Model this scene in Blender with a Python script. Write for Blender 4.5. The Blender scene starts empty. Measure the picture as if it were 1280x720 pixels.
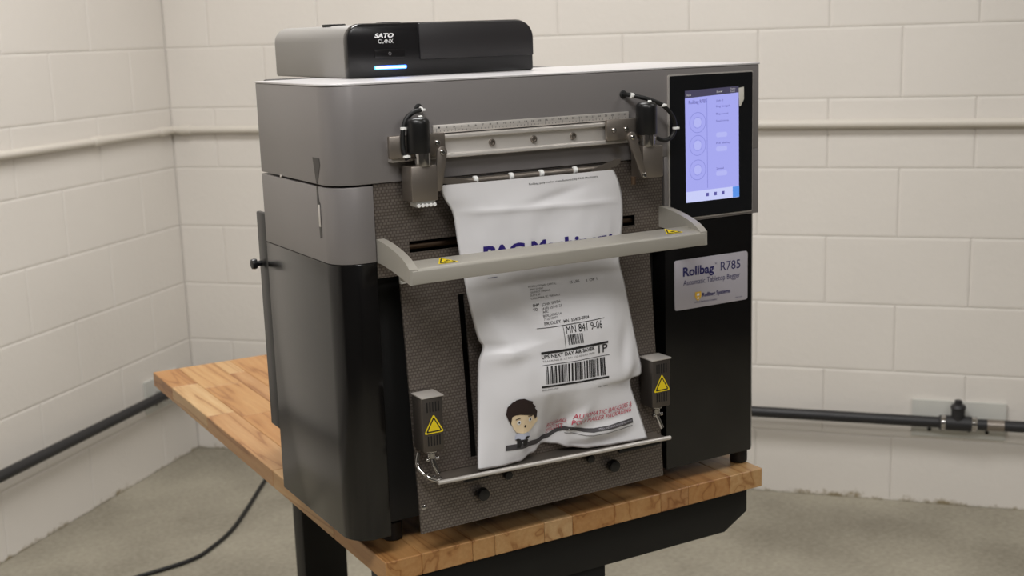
import bpy, bmesh, math, random
from mathutils import Vector, Matrix, noise
from mathutils.bvhtree import BVHTree

random.seed(7)
PI = math.pi
scn = bpy.context.scene
COL = scn.collection
TZ = 0.7894          # height added to every coordinate below: the machine is laid out from its own base, the floor is z = 0

# ------------------------------------------------------------------ camera
YAW, PITCH, ROLL = 0.5165, 0.1987, -0.0328
fw = Vector((math.sin(YAW)*math.cos(PITCH), math.cos(YAW)*math.cos(PITCH), -math.sin(PITCH)))
r0 = Vector((math.cos(YAW), -math.sin(YAW), 0)); u0 = r0.cross(fw)
rt = math.cos(ROLL)*r0 + math.sin(ROLL)*u0
up = -math.sin(ROLL)*r0 + math.cos(ROLL)*u0
cd = bpy.data.cameras.new('camera'); cam = bpy.data.objects.new('camera', cd); COL.objects.link(cam)
cd.sensor_width = 36; cd.lens = 1.587*36/1.28; cd.clip_start = .05
cam.matrix_world = Matrix(((rt.x, up.x, -fw.x, -.5677), (rt.y, up.y, -fw.y, -1.4295), (rt.z, up.z, -fw.z, .6282+TZ), (0, 0, 0, 1)))
cd.dof.use_dof = True; cd.dof.focus_distance = 1.62; cd.dof.aperture_fstop = 8
scn.camera = cam

# ------------------------------------------------------------------ world, lights, exposure
w = bpy.data.worlds.new('world'); scn.world = w; w.use_nodes = True
w.node_tree.nodes['Background'].inputs[0].default_value = (.8, .8, .78, 1)
w.node_tree.nodes['Background'].inputs[1].default_value = .15
scn.view_settings.view_transform = 'Standard'; scn.view_settings.look = 'None'
scn.view_settings.gamma = 1; scn.view_settings.use_curve_mapping = False
scn.view_settings.exposure = 0.13
CX, CY, RA = .5885, 2.9106, -.8298            # room corner and the bearing of the right-hand wall
dR = Vector((math.cos(RA), math.sin(RA), 0)); dL = Vector((-math.cos(RA+PI/2), -math.sin(RA+PI/2), 0))
def room(s, t, z): return Vector((CX, CY, z+TZ)) + dL*s + dR*t
CEIL = 2.02
for s, t, e in ((1.5, 1.3, 39), (1.6, 4.0, 13), (3.7, 2.0, 42), (4.3, 4.4, 34)):
    ld = bpy.data.lights.new('ceiling_lamp', 'AREA'); ld.shape = 'RECTANGLE'; ld.size = 1.25; ld.size_y = .6
    ld.energy = e; ld.color = (1, .985, .975)
    lo = bpy.data.objects.new('ceiling_lamp', ld); COL.objects.link(lo)
    lo.location = room(s, t, CEIL-.03); lo.rotation_euler = (0, 0, RA)

# ------------------------------------------------------------------ materials
def lin(c): return tuple(((v/255)/12.92 if v/255 <= .04045 else ((v/255+.055)/1.055)**2.4) for v in c)
def mat(name, rgb, rough=.5, metal=0., spec=.5, emit=None, es=1., bump=0., bscale=200., coat=0.):
    m = bpy.data.materials.new(name); m.use_nodes = True
    nt = m.node_tree; b = nt.nodes['Principled BSDF']
    b.inputs['Base Color'].default_value = (*lin(rgb), 1)
    b.inputs['Roughness'].default_value = rough; b.inputs['Metallic'].default_value = metal
    b.inputs['Specular IOR Level'].default_value = spec; b.inputs['Coat Weight'].default_value = coat
    if emit:
        b.inputs['Emission Color'].default_value = (*lin(emit), 1); b.inputs['Emission Strength'].default_value = es
    if bump:
        tc = nt.nodes.new('ShaderNodeTexCoord'); n = nt.nodes.new('ShaderNodeTexNoise'); n.inputs['Scale'].default_value = bscale
        n.inputs['Detail'].default_value = 4
        bp = nt.nodes.new('ShaderNodeBump'); bp.inputs['Strength'].default_value = bump; bp.inputs['Distance'].default_value = .002
        nt.links.new(tc.outputs['Object'], n.inputs['Vector']); nt.links.new(n.outputs['Fac'], bp.inputs['Height'])
        nt.links.new(bp.outputs['Normal'], b.inputs['Normal'])
    return m
M = {}
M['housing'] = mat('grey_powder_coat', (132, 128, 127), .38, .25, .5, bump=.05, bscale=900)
M['cover'] = mat('lit_top_sheet', (205, 203, 204), .3, .2)  # paler than the housing: light reflected off the top, set as colour
M['black'] = mat('black_gloss_panel', (12, 11, 11), .19, 0, .55)
M['dark'] = mat('matte_black', (14, 14, 14), .6)
M['steel'] = mat('brushed_steel', (150, 142, 134), .36, .85, bump=.04, bscale=700)
M['steel_dark'] = mat('dark_steel', (98, 92, 87), .4, .8, bump=.04, bscale=700)  # darker steel for the sensor boxes
M['alu'] = mat('anodised_aluminium', (208, 203, 197), .38, .5)
M['chrome'] = mat('chrome', (188, 186, 184), .14, 1.)
M['guard'] = mat('grey_guard_paint', (164, 160, 151), .42, .15)
M['black_plastic'] = mat('black_plastic', (18, 18, 19), .35)
M['printer_grey'] = mat('printer_grey_plastic', (146, 143, 139), .45)
M['printer_black'] = mat('printer_gloss_black', (24, 23, 24), .22)
M['printer_black2'] = mat('printer_satin_black', (38, 36, 37), .4)
M['white'] = mat('white_plastic', (235, 235, 232), .4)
M['film'] = mat('white_poly_film', (220, 219, 221), .42, 0, .45)
M['yellow'] = mat('warning_yellow', (232, 206, 30), .5)
M['ink'] = mat('black_ink', (28, 27, 28), .6)
M['grey_ink'] = mat('grey_ink', (110, 108, 108), .6)
M['purple_ink'] = mat('purple_ink', (38, 24, 110), .5)
M['navy_ink'] = mat('navy_ink', (38, 36, 92), .5)
M['red_ink'] = mat('red_ink', (190, 62, 84), .6)
M['charcoal_ink'] = mat('charcoal_ink', (70, 68, 70), .6)
M['hair_ink'] = mat('brown_black_ink', (38, 22, 20), .6)
M['skin_ink'] = mat('cream_ink', (236, 214, 178), .6)
M['shirt_ink'] = mat('pale_blue_ink', (190, 194, 210), .6)
M['plaque'] = mat('silver_plaque', (190, 186, 194), .4, .3)
M['gold_ink'] = mat('gold_ink', (222, 178, 70), .5)
M['white_ink'] = mat('white_ink', (240, 240, 240), .5)
M['glass_black'] = mat('black_glass', (22, 23, 25), .12, 0, .5)
M['screen'] = mat('lit_screen', (20, 20, 30), .3, emit=(170, 172, 244), es=.86)
M['screen_white'] = mat('lit_screen_white', (20, 20, 30), .3, emit=(205, 210, 252), es=.86)
M['screen_bar'] = mat('lit_screen_bar', (20, 20, 30), .3, emit=(74, 70, 92), es=.8)
M['screen_line'] = mat('lit_screen_line', (20, 20, 30), .3, emit=(140, 142, 222), es=.8)
M['screen_text'] = mat('lit_screen_text', (20, 20, 30), .3, emit=(96, 92, 168), es=.8)
M['screen_pale'] = mat('lit_screen_pale', (20, 20, 30), .3, emit=(184, 187, 248), es=.86)
M['screen_blue'] = mat('lit_screen_blue', (20, 20, 30), .3, emit=(92, 150, 236), es=.86)
M['led'] = mat('blue_status_lamp', (40, 90, 250), .3, emit=(70, 130, 255), es=3.2)
M['led_core'] = mat('white_status_lamp', (200, 220, 250), .3, emit=(180, 215, 255), es=2.5)
M['pipe_black'] = mat('black_iron_pipe', (38, 38, 40), .45, .1)
M['conduit'] = mat('painted_conduit', (214, 208, 198), .5)
M['galv'] = mat('galvanised_plate', (206, 206, 200), .5, .05, bump=.1, bscale=60)
M['rubber'] = mat('black_rubber', (16, 16, 16), .55)
M['frame_black'] = mat('black_powder_coat', (17, 17, 17), .5, 0, .35)
M['frame_grey'] = M['frame_black']
M['sticker'] = mat('beige_sticker', (205, 202, 192), .5)
M['slot_grey'] = mat('shadow_grey_plastic', (58, 55, 53), .5)
M['brown_tube'] = mat('brown_steel', (112, 92, 74), .4, .6)

def nodes_of(name):
    m = bpy.data.materials.new(name); m.use_nodes = True
    nt = m.node_tree
    return m, nt, nt.nodes['Principled BSDF'], nt.nodes.new, nt.links.new
def ramp(N, stops):
    r = N('ShaderNodeValToRGB'); e = r.color_ramp.elements
    while len(e) < len(stops): e.new(.5)
    for el, (p, c) in zip(e, stops): el.position = p; el.color = (*lin(c), 1)
    return r
# patterned stainless sheet: staggered little dashes pressed into it
def sheet_mat():
    m, nt, b, N, K = nodes_of('patterned_stainless')
    tc = N('ShaderNodeTexCoord'); mp = N('ShaderNodeMapping'); mp.inputs['Rotation'].default_value = (PI/2, 0, 0)
    K(tc.outputs['Object'], mp.inputs['Vector'])
    br = N('ShaderNodeTexBrick'); br.offset = .5; br.inputs['Scale'].default_value = 1.
    br.inputs['Brick Width'].default_value = .0050; br.inputs['Row Height'].default_value = .0040
    br.inputs['Mortar Size'].default_value = .0013; br.inputs['Mortar Smooth'].default_value = 1.
    br.inputs['Color1'].default_value = (*lin((150, 141, 133)), 1); br.inputs['Color2'].default_value = (*lin((140, 131, 124)), 1)
    br.inputs['Mortar'].default_value = (*lin((106, 98, 92)), 1)
    K(mp.outputs['Vector'], br.inputs['Vector']); K(br.outputs['Color'], b.inputs['Base Color'])
    bp = N('ShaderNodeBump'); bp.inputs['Strength'].default_value = .22; bp.inputs['Distance'].default_value = .0008; bp.invert = True
    K(br.outputs['Fac'], bp.inputs['Height']); K(bp.outputs['Normal'], b.inputs['Normal'])
    b.inputs['Metallic'].default_value = .75; b.inputs['Roughness'].default_value = .36
    return m
M['sheet'] = sheet_mat()
def wall_mat():
    m, nt, b, N, K = nodes_of('painted_block')
    g = N('ShaderNodeNewGeometry'); sx = N('ShaderNodeSeparateXYZ'); K(g.outputs['Position'], sx.inputs[0])
    n1 = N('ShaderNodeTexNoise'); n1.inputs['Scale'].default_value = 1.6; n1.inputs['Detail'].default_value = 3; K(g.outputs['Position'], n1.inputs['Vector'])
    c1 = ramp(N, [(.3, (221, 216, 209)), (.7, (227, 222, 215))]); K(n1.outputs['Fac'], c1.inputs[0])
    # flaked, rusty paint along the floor line
    n2 = N('ShaderNodeTexNoise'); n2.inputs['Scale'].default_value = 16; n2.inputs['Detail'].default_value = 8; n2.inputs['Roughness'].default_value = .7; K(g.outputs['Position'], n2.inputs['Vector'])
    ma = N('ShaderNodeMath'); ma.operation = 'MULTIPLY_ADD'; K(n2.outputs['Fac'], ma.inputs[0]); ma.inputs[1].default_value = -.13; K(sx.outputs['Z'], ma.inputs[2])
    mr = N('ShaderNodeMapRange'); K(ma.outputs[0], mr.inputs[0]); mr.inputs[1].default_value = -.074; mr.inputs[2].default_value = -.056; mr.inputs[3].default_value = 1; mr.inputs[4].default_value = 0
    mx = N('ShaderNodeMix'); mx.data_type = 'RGBA'; K(mr.outputs[0], mx.inputs['Factor']); K(c1.outputs[0], mx.inputs['A']); mx.inputs['B'].default_value = (*lin((150, 137, 110)), 1)
    K(mx.outputs['Result'], b.inputs['Base Color'])
    n3 = N('ShaderNodeTexNoise'); n3.inputs['Scale'].default_value = 55; n3.inputs['Detail'].default_value = 5; K(g.outputs['Position'], n3.inputs['Vector'])
    bp = N('ShaderNodeBump'); bp.inputs['Strength'].default_value = .25; bp.inputs['Distance'].default_value = .004
    K(n3.outputs['Fac'], bp.inputs['Height']); K(bp.outputs['Normal'], b.inputs['Normal'])
    b.inputs['Roughness'].default_value = .5; b.inputs['Specular IOR Level'].default_value = .35
    return m
M['wall'] = wall_mat()
def floor_mat():
    m, nt, b, N, K = nodes_of('worn_concrete')
    g = N('ShaderNodeNewGeometry')
    n1 = N('ShaderNodeTexNoise'); n1.inputs['Scale'].default_value = 2.2; n1.inputs['Detail'].default_value = 5; K(g.outputs['Position'], n1.inputs['Vector'])
    n2 = N('ShaderNodeTexNoise'); n2.inputs['Scale'].default_value = 70; n2.inputs['Detail'].default_value = 5; K(g.outputs['Position'], n2.inputs['Vector'])
    ad = N('ShaderNodeMath'); ad.operation = 'MULTIPLY_ADD'; K(n2.outputs['Fac'], ad.inputs[0]); ad.inputs[1].default_value = .45; K(n1.outputs['Fac'], ad.inputs[2])
    c1 = ramp(N, [(.5, (126, 120, 106)), (.9, (166, 160, 144))]); K(ad.outputs[0], c1.inputs[0])
    K(c1.outputs[0], b.inputs['Base Color'])
    bp = N('ShaderNodeBump'); bp.inputs['Strength'].default_value = .2; bp.inputs['Distance'].default_value = .003
    K(n2.outputs['Fac'], bp.inputs['Height']); K(bp.outputs['Normal'], b.inputs['Normal'])
    b.inputs['Roughness'].default_value = .62
    return m
M['floor'] = floor_mat()
M['far_wall'] = mat('grey_far_wall', (70, 68, 66), .7)  # unseen walls, coloured dark to dim reflections and bounce light
M['ceiling'] = mat('white_ceiling', (225, 222, 214), .8)
def wood_mat():
    m, nt, b, N, K = nodes_of('butcher_block')
    tc = N('ShaderNodeTexCoord'); oi = N('ShaderNodeObjectInfo')
    of = N('ShaderNodeVectorMath'); of.operation = 'SCALE'; K(oi.outputs['Random'], of.inputs['Scale']); of.inputs[0].default_value = (3.7, 9.1, 5.3)
    av = N('ShaderNodeVectorMath'); av.operation = 'ADD'; K(tc.outputs['Object'], av.inputs[0]); K(of.outputs[0], av.inputs[1])
    mp = N('ShaderNodeMapping'); mp.inputs['Scale'].default_value = (1, .07, 1); K(av.outputs[0], mp.inputs['Vector'])
    n1 = N('ShaderNodeTexNoise'); n1.inputs['Scale'].default_value = 26; n1.inputs['Detail'].default_value = 2; n1.inputs['Distortion'].default_value = .6; K(mp.outputs[0], n1.inputs['Vector'])
    mu = N('ShaderNodeMath'); mu.operation = 'MULTIPLY'; K(n1.outputs['Fac'], mu.inputs[0]); mu.inputs[1].default_value = 7
    fr = N('ShaderNodeMath'); fr.operation = 'PINGPONG'; K(mu.outputs[0], fr.inputs[0]); fr.inputs[1].default_value = 1
    n2 = N('ShaderNodeTexNoise'); n2.inputs['Scale'].default_value = 240; n2.inputs['Detail'].default_value = 3; K(mp.outputs[0], n2.inputs['Vector'])
    base = ramp(N, [(0, (192, 160, 116)), (.3, (184, 144, 95)), (.55, (174, 129, 80)), (.8, (162, 112, 64)), (1, (200, 170, 126))]); K(oi.outputs['Random'], base.inputs[0])
    dk = N('ShaderNodeMix'); dk.data_type = 'RGBA'; dk.blend_type = 'MULTIPLY'
    gr = ramp(N, [(0, (190, 160, 132)), (.22, (240, 228, 214)), (1, (255, 255, 255))]); K(fr.outputs[0], gr.inputs[0])
    dk.inputs['Factor'].default_value = .8; K(base.outputs[0], dk.inputs['A']); K(gr.outputs[0], dk.inputs['B'])
    d2 = N('ShaderNodeMix'); d2.data_type = 'RGBA'; d2.blend_type = 'MULTIPLY'; d2.inputs['Factor'].default_value = .5
    g2 = ramp(N, [(.3, (225, 215, 205)), (.7, (255, 255, 255))]); K(n2.outputs['Fac'], g2.inputs[0])
    K(dk.outputs['Result'], d2.inputs['A']); K(g2.outputs[0], d2.inputs['B'])
    K(d2.outputs['Result'], b.inputs['Base Color'])
    b.inputs['Roughness'].default_value = .42; b.inputs['Specular IOR Level'].default_value = .45
    return m
M['wood'] = wood_mat()

# ------------------------------------------------------------------ mesh helpers
class MB:
    """collects shapes, then links them as one mesh object"""
    def __init__(s): s.v = []; s.f = []; s.m = []; s.mats = []
    def mi(s, m):
        m = M[m] if isinstance(m, str) else m
        if m not in s.mats: s.mats.append(m)
        return s.mats.index(m)
    def add(s, vs, fs, m):
        o = len(s.v); k = s.mi(m)
        s.v += [Vector(p) for p in vs]; s.f += [tuple(i+o for i in f) for f in fs]; s.m += [k]*len(fs)
        return s
    def bm(s, b, m):
        b.verts.index_update()
        s.add([v.co.copy() for v in b.verts], [[v.index for v in f.verts] for f in b.faces], m); b.free(); return s
    def box(s, x0, x1, y0, y1, z0, z1, m, bev=0., seg=2):
        b = bmesh.new(); bmesh.ops.create_cube(b, size=1)
        for v in b.verts: v.co = Vector(((x0+x1)/2+v.co.x*(x1-x0), (y0+y1)/2+v.co.y*(y1-y0), (z0+z1)/2+v.co.z*(z1-z0)))
        if bev: bmesh.ops.bevel(b, geom=b.edges[:], offset=bev, segments=seg, affect='EDGES', profile=.5)
        return s.bm(b, m)
    def prism(s, pts, axis, a0, a1, m, bev=0.):
        """pts: polygon in the two other axes (in xyz order), extruded along axis"""
        def P(p, a):
            return {'x': (a, p[0], p[1]), 'y': (p[0], a, p[1]), 'z': (p[0], p[1], a)}[axis]
        b = bmesh.new(); n = len(pts)
        v0 = [b.verts.new(P(p, a0)) for p in pts]; v1 = [b.verts.new(P(p, a1)) for p in pts]
        b.faces.new(v0); b.faces.new(v1[::-1])
        for i in range(n): b.faces.new((v0[i], v1[i], v1[(i+1) % n], v0[(i+1) % n]))
        bmesh.ops.recalc_face_normals(b, faces=b.faces[:])
        if bev:
            es = [e for e in b.edges if e.calc_face_angle(0) > .6]
            bmesh.ops.bevel(b, geom=es, offset=bev, segments=2, affect='EDGES', profile=.5)
        return s.bm(b, m)
    def lathe(s, prof, c, axis, m, n=20):
        """prof: (radius, along) pairs; axis: direction"""
        ax = Vector(axis).normalized(); e1 = ax.orthogonal().normalized(); e2 = ax.cross(e1); c = Vector(c)
        vs = []; fs = []
        for r, h in prof:
            for i in range(n):
                a = 2*PI*i/n; vs.append(c+ax*h+(e1*math.cos(a)+e2*math.sin(a))*r)
        for j in range(len(prof)-1):
            for i in range(n):
                i2 = (i+1) % n; fs.append((j*n+i, j*n+i2, (j+1)*n+i2, (j+1)*n+i))
        fs.append(tuple(range(n))[::-1]); fs.append(tuple((len(prof)-1)*n+i for i in range(n)))
        return s.add(vs, fs, m)
    def cyl(s, a, b, r, m, n=20, ch=.15):
        a = Vector(a); b = Vector(b); L = (b-a).length; k = r*ch
        return s.lathe([(r-k, 0), (r, k), (r, L-k), (r-k, L)], a, b-a, m, n)
    def tube(s, pts, r, m, n=10, sm=6):
        P = [Vector(p) for p in pts]; Q = []
        if sm > 1 and len(P) > 2:
            for i in range(len(P)-1):
                p0 = P[max(i-1, 0)]; p1 = P[i]; p2 = P[i+1]; p3 = P[min(i+2, len(P)-1)]
                for k in range(sm):
                    t = k/sm; Q.append(.5*((2*p1)+(p2-p0)*t+(2*p0-5*p1+4*p2-p3)*t*t+(3*p1-p0-3*p2+p3)*t**3))
            Q.append(P[-1])
        else: Q = P
        vs = []; fs = []; e = None
        for i, q in enumerate(Q):
            d = (Q[min(i+1, len(Q)-1)]-Q[max(i-1, 0)]).normalized()
            e = (d.orthogonal() if e is None else (e-d*e.dot(d))).normalized(); f = d.cross(e)
            for k in range(n):
                a = 2*PI*k/n; vs.append(q+(e*math.cos(a)+f*math.sin(a))*r)
        for i in range(len(Q)-1):
            for k in range(n):
                k2 = (k+1) % n; fs.append((i*n+k, i*n+k2, (i+1)*n+k2, (i+1)*n+k))
        fs.append(tuple(range(n))[::-1]); fs.append(tuple((len(Q)-1)*n+k for k in range(n)))
        return s.add(vs, fs, m)
    def build(s, name, parent=None, label=None, ang=40):
        me = bpy.data.meshes.new(name)
        off = Vector((0, 0, TZ)) - (Vector(parent_loc(parent)) if parent else Vector((0, 0, 0)))
        me.from_pydata([tuple(v+off) for v in s.v], [], s.f)
        for m in s.mats: me.materials.append(m)
        me.polygons.foreach_set('material_index', s.m)
        b = bmesh.new(); b.from_mesh(me); bmesh.ops.recalc_face_normals(b, faces=b.faces[:]) if ang else None
        b.to_mesh(me); b.free()
        if ang:
            me.polygons.foreach_set('use_smooth', [True]*len(me.polygons)); me.set_sharp_from_angle(angle=math.radians(ang))
        o = bpy.data.objects.new(name, me); COL.objects.link(o)
        if parent: o.parent = parent
        if label: o['label'] = label
        return o
def parent_loc(p):
    v = Vector((0, 0, 0))
    while p is not None: v = v+p.location; p = p.parent
    return v
def thing(name, label, cat, loc, group=None):
    o = bpy.data.objects.new(name, None); COL.objects.link(o); o.location = Vector(loc)+Vector((0, 0, TZ))
    o.empty_display_size = .05
    o['label'] = label; o['category'] = cat
    if group: o['group'] = group
    return o
def arc(cx, cy, r, a0, a1, n=6):
    return [(cx+r*math.cos(math.radians(a0+(a1-a0)*i/n)), cy+r*math.sin(math.radians(a0+(a1-a0)*i/n))) for i in range(n+1)]
def rrect(x0, x1, z0, z1, r, n=5):
    return arc(x1-r, z1-r, r, 0, 90, n)+arc(x0+r, z1-r, r, 90, 180, n)+arc(x0+r, z0+r, r, 180, 270, n)+arc(x1-r, z0+r, r, 270, 360, n)
# flat lettering: outline mesh of a string, normalised to width 1 and cap height 1
_tc = {}
def glyphs(text, bold=0.):
    k = (text, bold)
    if k in _tc: return _tc[k]
    cu = bpy.data.curves.new('lettering', 'FONT'); cu.body = text; cu.offset = bold; cu.resolution_u = 3
    ob = bpy.data.objects.new('lettering', cu); COL.objects.link(ob)
    dg = bpy.context.evaluated_depsgraph_get(); me = bpy.data.meshes.new_from_object(ob.evaluated_get(dg))
    vs = [v.co.copy() for v in me.vertices]; fs = [tuple(p.vertices) for p in me.polygons]
    bpy.data.objects.remove(ob); bpy.data.curves.remove(cu); bpy.data.meshes.remove(me)
    x0 = min(v.x for v in vs); x1 = max(v.x for v in vs)
    _tc[k] = ([((v.x-x0)/(x1-x0), v.y/.69) for v in vs], fs)
    return _tc[k]
def letter(mb, text, P0, P1, h, m, surf, bold=0., slant=0.):
    """text from P0 to P1 along its baseline (x, z), capitals h tall; surf maps (x, z) to a point of the surface"""
    vs, fs = glyphs(text, bold); bx = P1[0]-P0[0]; bz = P1[1]-P0[1]; L = math.hypot(bx, bz)
    ux, uz = -bz/L, bx/L
    ux += slant*bx/L; uz += slant*bz/L
    mb.add([surf(P0[0]+bx*s+ux*h*t, P0[1]+bz*s+uz*h*t) for s, t in vs], fs, m)
def flat_y(y): return lambda x, z: (x, y, z)
def quad(mb, pts, m, surf, n=1, k=1):
    """quad with corners (x,z) tl,tr,br,bl laid on surf, cut n by k"""
    tl, tr, br, bl = pts; vs = []; fs = []
    for j in range(k+1):
        for i in range(n+1):
            a = i/n; b = j/k
            x = (tl[0]*(1-a)+tr[0]*a)*(1-b)+(bl[0]*(1-a)+br[0]*a)*b; z = (tl[1]*(1-a)+tr[1]*a)*(1-b)+(bl[1]*(1-a)+br[1]*a)*b
            vs.append(surf(x, z))
    for j in range(k):
        for i in range(n):
            o = j*(n+1)+i; fs.append((o, o+n+1, o+n+2, o+1))
    mb.add(vs, fs, m)
def tri_sign(mb, c, ex, ez, nrm, s, glyph=True):
    """yellow warning triangle: layers along nrm; ex, ez unit vectors of its plane"""
    c = Vector(c); ex = Vector(ex); ez = Vector(ez); nrm = Vector(nrm)
    def T(sc, rr, h, m):
        pts = []
        for k in range(3):
            a = PI/2+k*2*PI/3
            for d in (-.3, -.1, .1, .3):
                q = Vector((math.cos(a), math.sin(a)))*(sc-rr)+Vector((math.cos(a+d*2.8), math.sin(a+d*2.8)))*rr
                pts.append(c+ex*q.x+ez*(q.y*1.02)+nrm*h)
        mb.add(pts, [tuple(range(len(pts)))], m)
    T(s, s*.12, .0004, 'yellow'); T(s*.80, s*.1, .0006, 'ink'); T(s*.62, s*.06, .0008, 'yellow')
    if glyph:
        def poly(q, h=.001): mb.add([c+ex*(x*s)+ez*(z*s)+nrm*h for x, z in q], [tuple(range(len(q)))], 'ink')
        poly([(-.22, -.18), (.3, -.18), (.3, -.08), (-.22, -.08)]); poly([(-.02, -.05), (.24, -.05), (.16, .08), (.02, .06)])

# ------------------------------------------------------------------ the room
Z0, DZ, BL = .6125, .2004, .4008
RS = 6.0
def plane(name, pts, m):
    mb = MB(); mb.add(pts, [tuple(range(len(pts)))], m); o = mb.build(name, ang=0); o['kind'] = 'structure'; return o
FZ = -TZ
def rp(s, t, z): return room(s, t, z)-Vector((0, 0, TZ))
def slab(name, pts, th, m):
    """floor, ceiling and outer walls as thick slabs; th: thickness vector"""
    mb = MB(); n = len(pts); th = Vector(th); q = [Vector(p) for p in pts]+[Vector(p)+th for p in pts]
    mb.add(q, [tuple(range(n)), tuple(range(2*n-1, n-1, -1))]+[(i, n+i, n+(i+1) % n, (i+1) % n) for i in range(n)], m)
    o = mb.build(name, ang=0); o['kind'] = 'structure'
    b = bmesh.new(); b.from_mesh(o.data); bmesh.ops.recalc_face_normals(b, faces=b.faces[:]); b.to_mesh(o.data); b.free()
    return o
slab('floor', [rp(-.2, -.2, FZ), rp(RS+.2, -.2, FZ), rp(RS+.2, RS+.2, FZ), rp(-.2, RS+.2, FZ)], (0, 0, -.1), 'floor')
slab('ceiling', [rp(-.2, -.2, CEIL), rp(RS+.2, -.2, CEIL), rp(RS+.2, RS+.2, CEIL), rp(-.2, RS+.2, CEIL)], (0, 0, .1), 'ceiling')
W_R = slab('wall_right', [rp(-.0035, -.2, FZ), rp(-.0035, RS+.2, FZ), rp(-.0035, RS+.2, CEIL), rp(-.0035, -.2, CEIL)], -dL*.2, 'wall')
W_L = slab('wall_left', [rp(-.2, -.0035, FZ), rp(RS+.2, -.0035, FZ), rp(RS+.2, -.0035, CEIL), rp(-.2, -.0035, CEIL)], -dR*.2, 'wall')
slab('wall_front', [rp(RS, -.2, FZ), rp(RS, RS+.2, FZ), rp(RS, RS+.2, CEIL), rp(RS, -.2, CEIL)], dL*.1, 'far_wall')
slab('wall_back', [rp(-.2, RS, FZ), rp(RS+.2, RS, FZ), rp(RS+.2, RS, CEIL), rp(-.2, RS, CEIL)], dR*.1, 'far_wall')
_bm = {}
def block_mesh(L):
    k = round(L, 3)
    if k in _bm: return _bm[k]
    me = bpy.data.meshes.new('block'); j = .0002; e = .0075; h = DZ
    q = j+.0022; vs = [(j, .0012, j), (L-j, .0012, j), (L-j, .0012, h-j), (j, .0012, h-j), (q, .0028, q), (L-q, .0028, q), (L-q, .0028, h-q), (q, .0028, h-q),
          (e, .0035, e), (L-e, .0035, e), (L-e, .0035, h-e), (e, .0035, h-e)]
    fs = [(0, 1, 5, 4), (1, 2, 6, 5), (2, 3, 7, 6), (3, 0, 4, 7), (4, 5, 9, 8), (5, 6, 10, 9), (6, 7, 11, 10), (7, 4, 8, 11), (8, 9, 10, 11)]
    me.from_pydata(vs, [], fs); me.materials.append(M['wall'])
    _bm[k] = me; return me
def blocks(wall, along, inward, j_even, j_odd, umax):
    """running bond of painted concrete blocks; u is measured from the corner"""
    for k in range(-7, 7):
        j = (j_even if k % 2 == 0 else j_odd) % BL
        u = 0.; edges = [0.]
        x = j if j > .05 else j+BL
        while x < umax: edges.append(x); x += BL
        for a, b in zip(edges, edges[1:]):
            o = bpy.data.objects.new('block', block_mesh(b-a)); COL.objects.link(o)
            base = Vector((CX, CY, TZ+Z0-(k+1)*DZ)) + along*a - inward*.0035
            o.matrix_world = Matrix(((along.x, inward.x, 0, base.x), (along.y, inward.y, 0, base.y), (0, 0, 1, base.z), (0, 0, 0, 1)))
            o.parent = wall
blocks(W_R, dR, dL, 2.37, 2.17, 5.3)
blocks(W_L, dL, dR, .61, .81, 5.3)

# painted conduit that runs round the corner
def wall_pt(side, u, off, z):
    return rp(off, u, z) if side == 'R' else rp(u, off, z)
for side, nm, um in (('R', 'white painted conduit running straight along the right block wall at machine height', 5.5), ('L', 'white painted conduit running straight along the left block wall towards the corner', 5.5)):
    t = thing('wall_conduit', nm, 'pipe', wall_pt(side, .5, .014, .341))
    mb = MB(); mb.tube([wall_pt(side, .03, .016, .341), wall_pt(side, um, .016, .341)], .0125, 'conduit', 14, 1); mb.build('pipe', t)
    for u in ((.04,) if side == 'R' else (.06, .42, 1.9)) + ((1.35, 3.2) if side == 'R' else ()):
        mb = MB(); mb.cyl(wall_pt(side, u, .016, .341), wall_pt(side, u+.045, .016, .341), .0155, 'conduit', 14)
        mb.build('coupling', t)
    if side == 'R':
        mb = MB(); mb.tube([wall_pt('R', .04, .016, .341), rp(.019, .019, .341), wall_pt('L', .04, .016, .341)], .013, 'conduit', 12, 6); mb.build('corner_elbow', t)

# black gas pipe low on both walls and the plates that hold it
for side, nm, um in (('R', 'black iron pipe running low along the right block wall', 5.5), ('L', 'black iron pipe running low along the left block wall behind the workbench', 5.5)):
    t = thing('black_pipe', nm, 'pipe', wall_pt(side, .5, .03, -.52))
    mb = MB(); mb.tube([wall_pt(side, .05, .045, -.522), wall_pt(side, um, .045, -.522)], .0165, 'pipe_black', 16, 1); mb.build('pipe', t)
    if side == 'R':
        mb = MB(); mb.tube([wall_pt('R', .06, .045, -.522), rp(.05, .05, -.522), wall_pt('L', .06, .045, -.522)], .02, 'pipe_black', 12, 6); mb.build('elbow', t)
        mb = MB(); mb.cyl(wall_pt(side, 2.50, .045, -.522), wall_pt(side, 2.60, .045, -.522), .022, 'pipe_black'); mb.cyl(wall_pt(side, 2.552, .045, -.522), wall_pt(side, 2.552, .045, -.478), .019, 'pipe_black')
        mb.build('tee_fitting', t)
        mb = MB(); mb.lathe([(.02, 0), (.022, .006), (.018, .014), (.011, .017), (.011, .026), (.008, .028)], wall_pt(side, 2.552, .045, -.48), (0, 0, 1), 'pipe_black', 12); mb.build('pipe_plug', t)
        mb = MB(); mb.cyl(wall_pt(side, 2.630, .045, -.522), wall_pt(side, 2.680, .045, -.522), .0170, 'steel'); mb.build('pipe_highlight', t, 'grey ring standing in for a highlight on the pipe')  # grey ring added in place of a glint on the pipe
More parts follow.
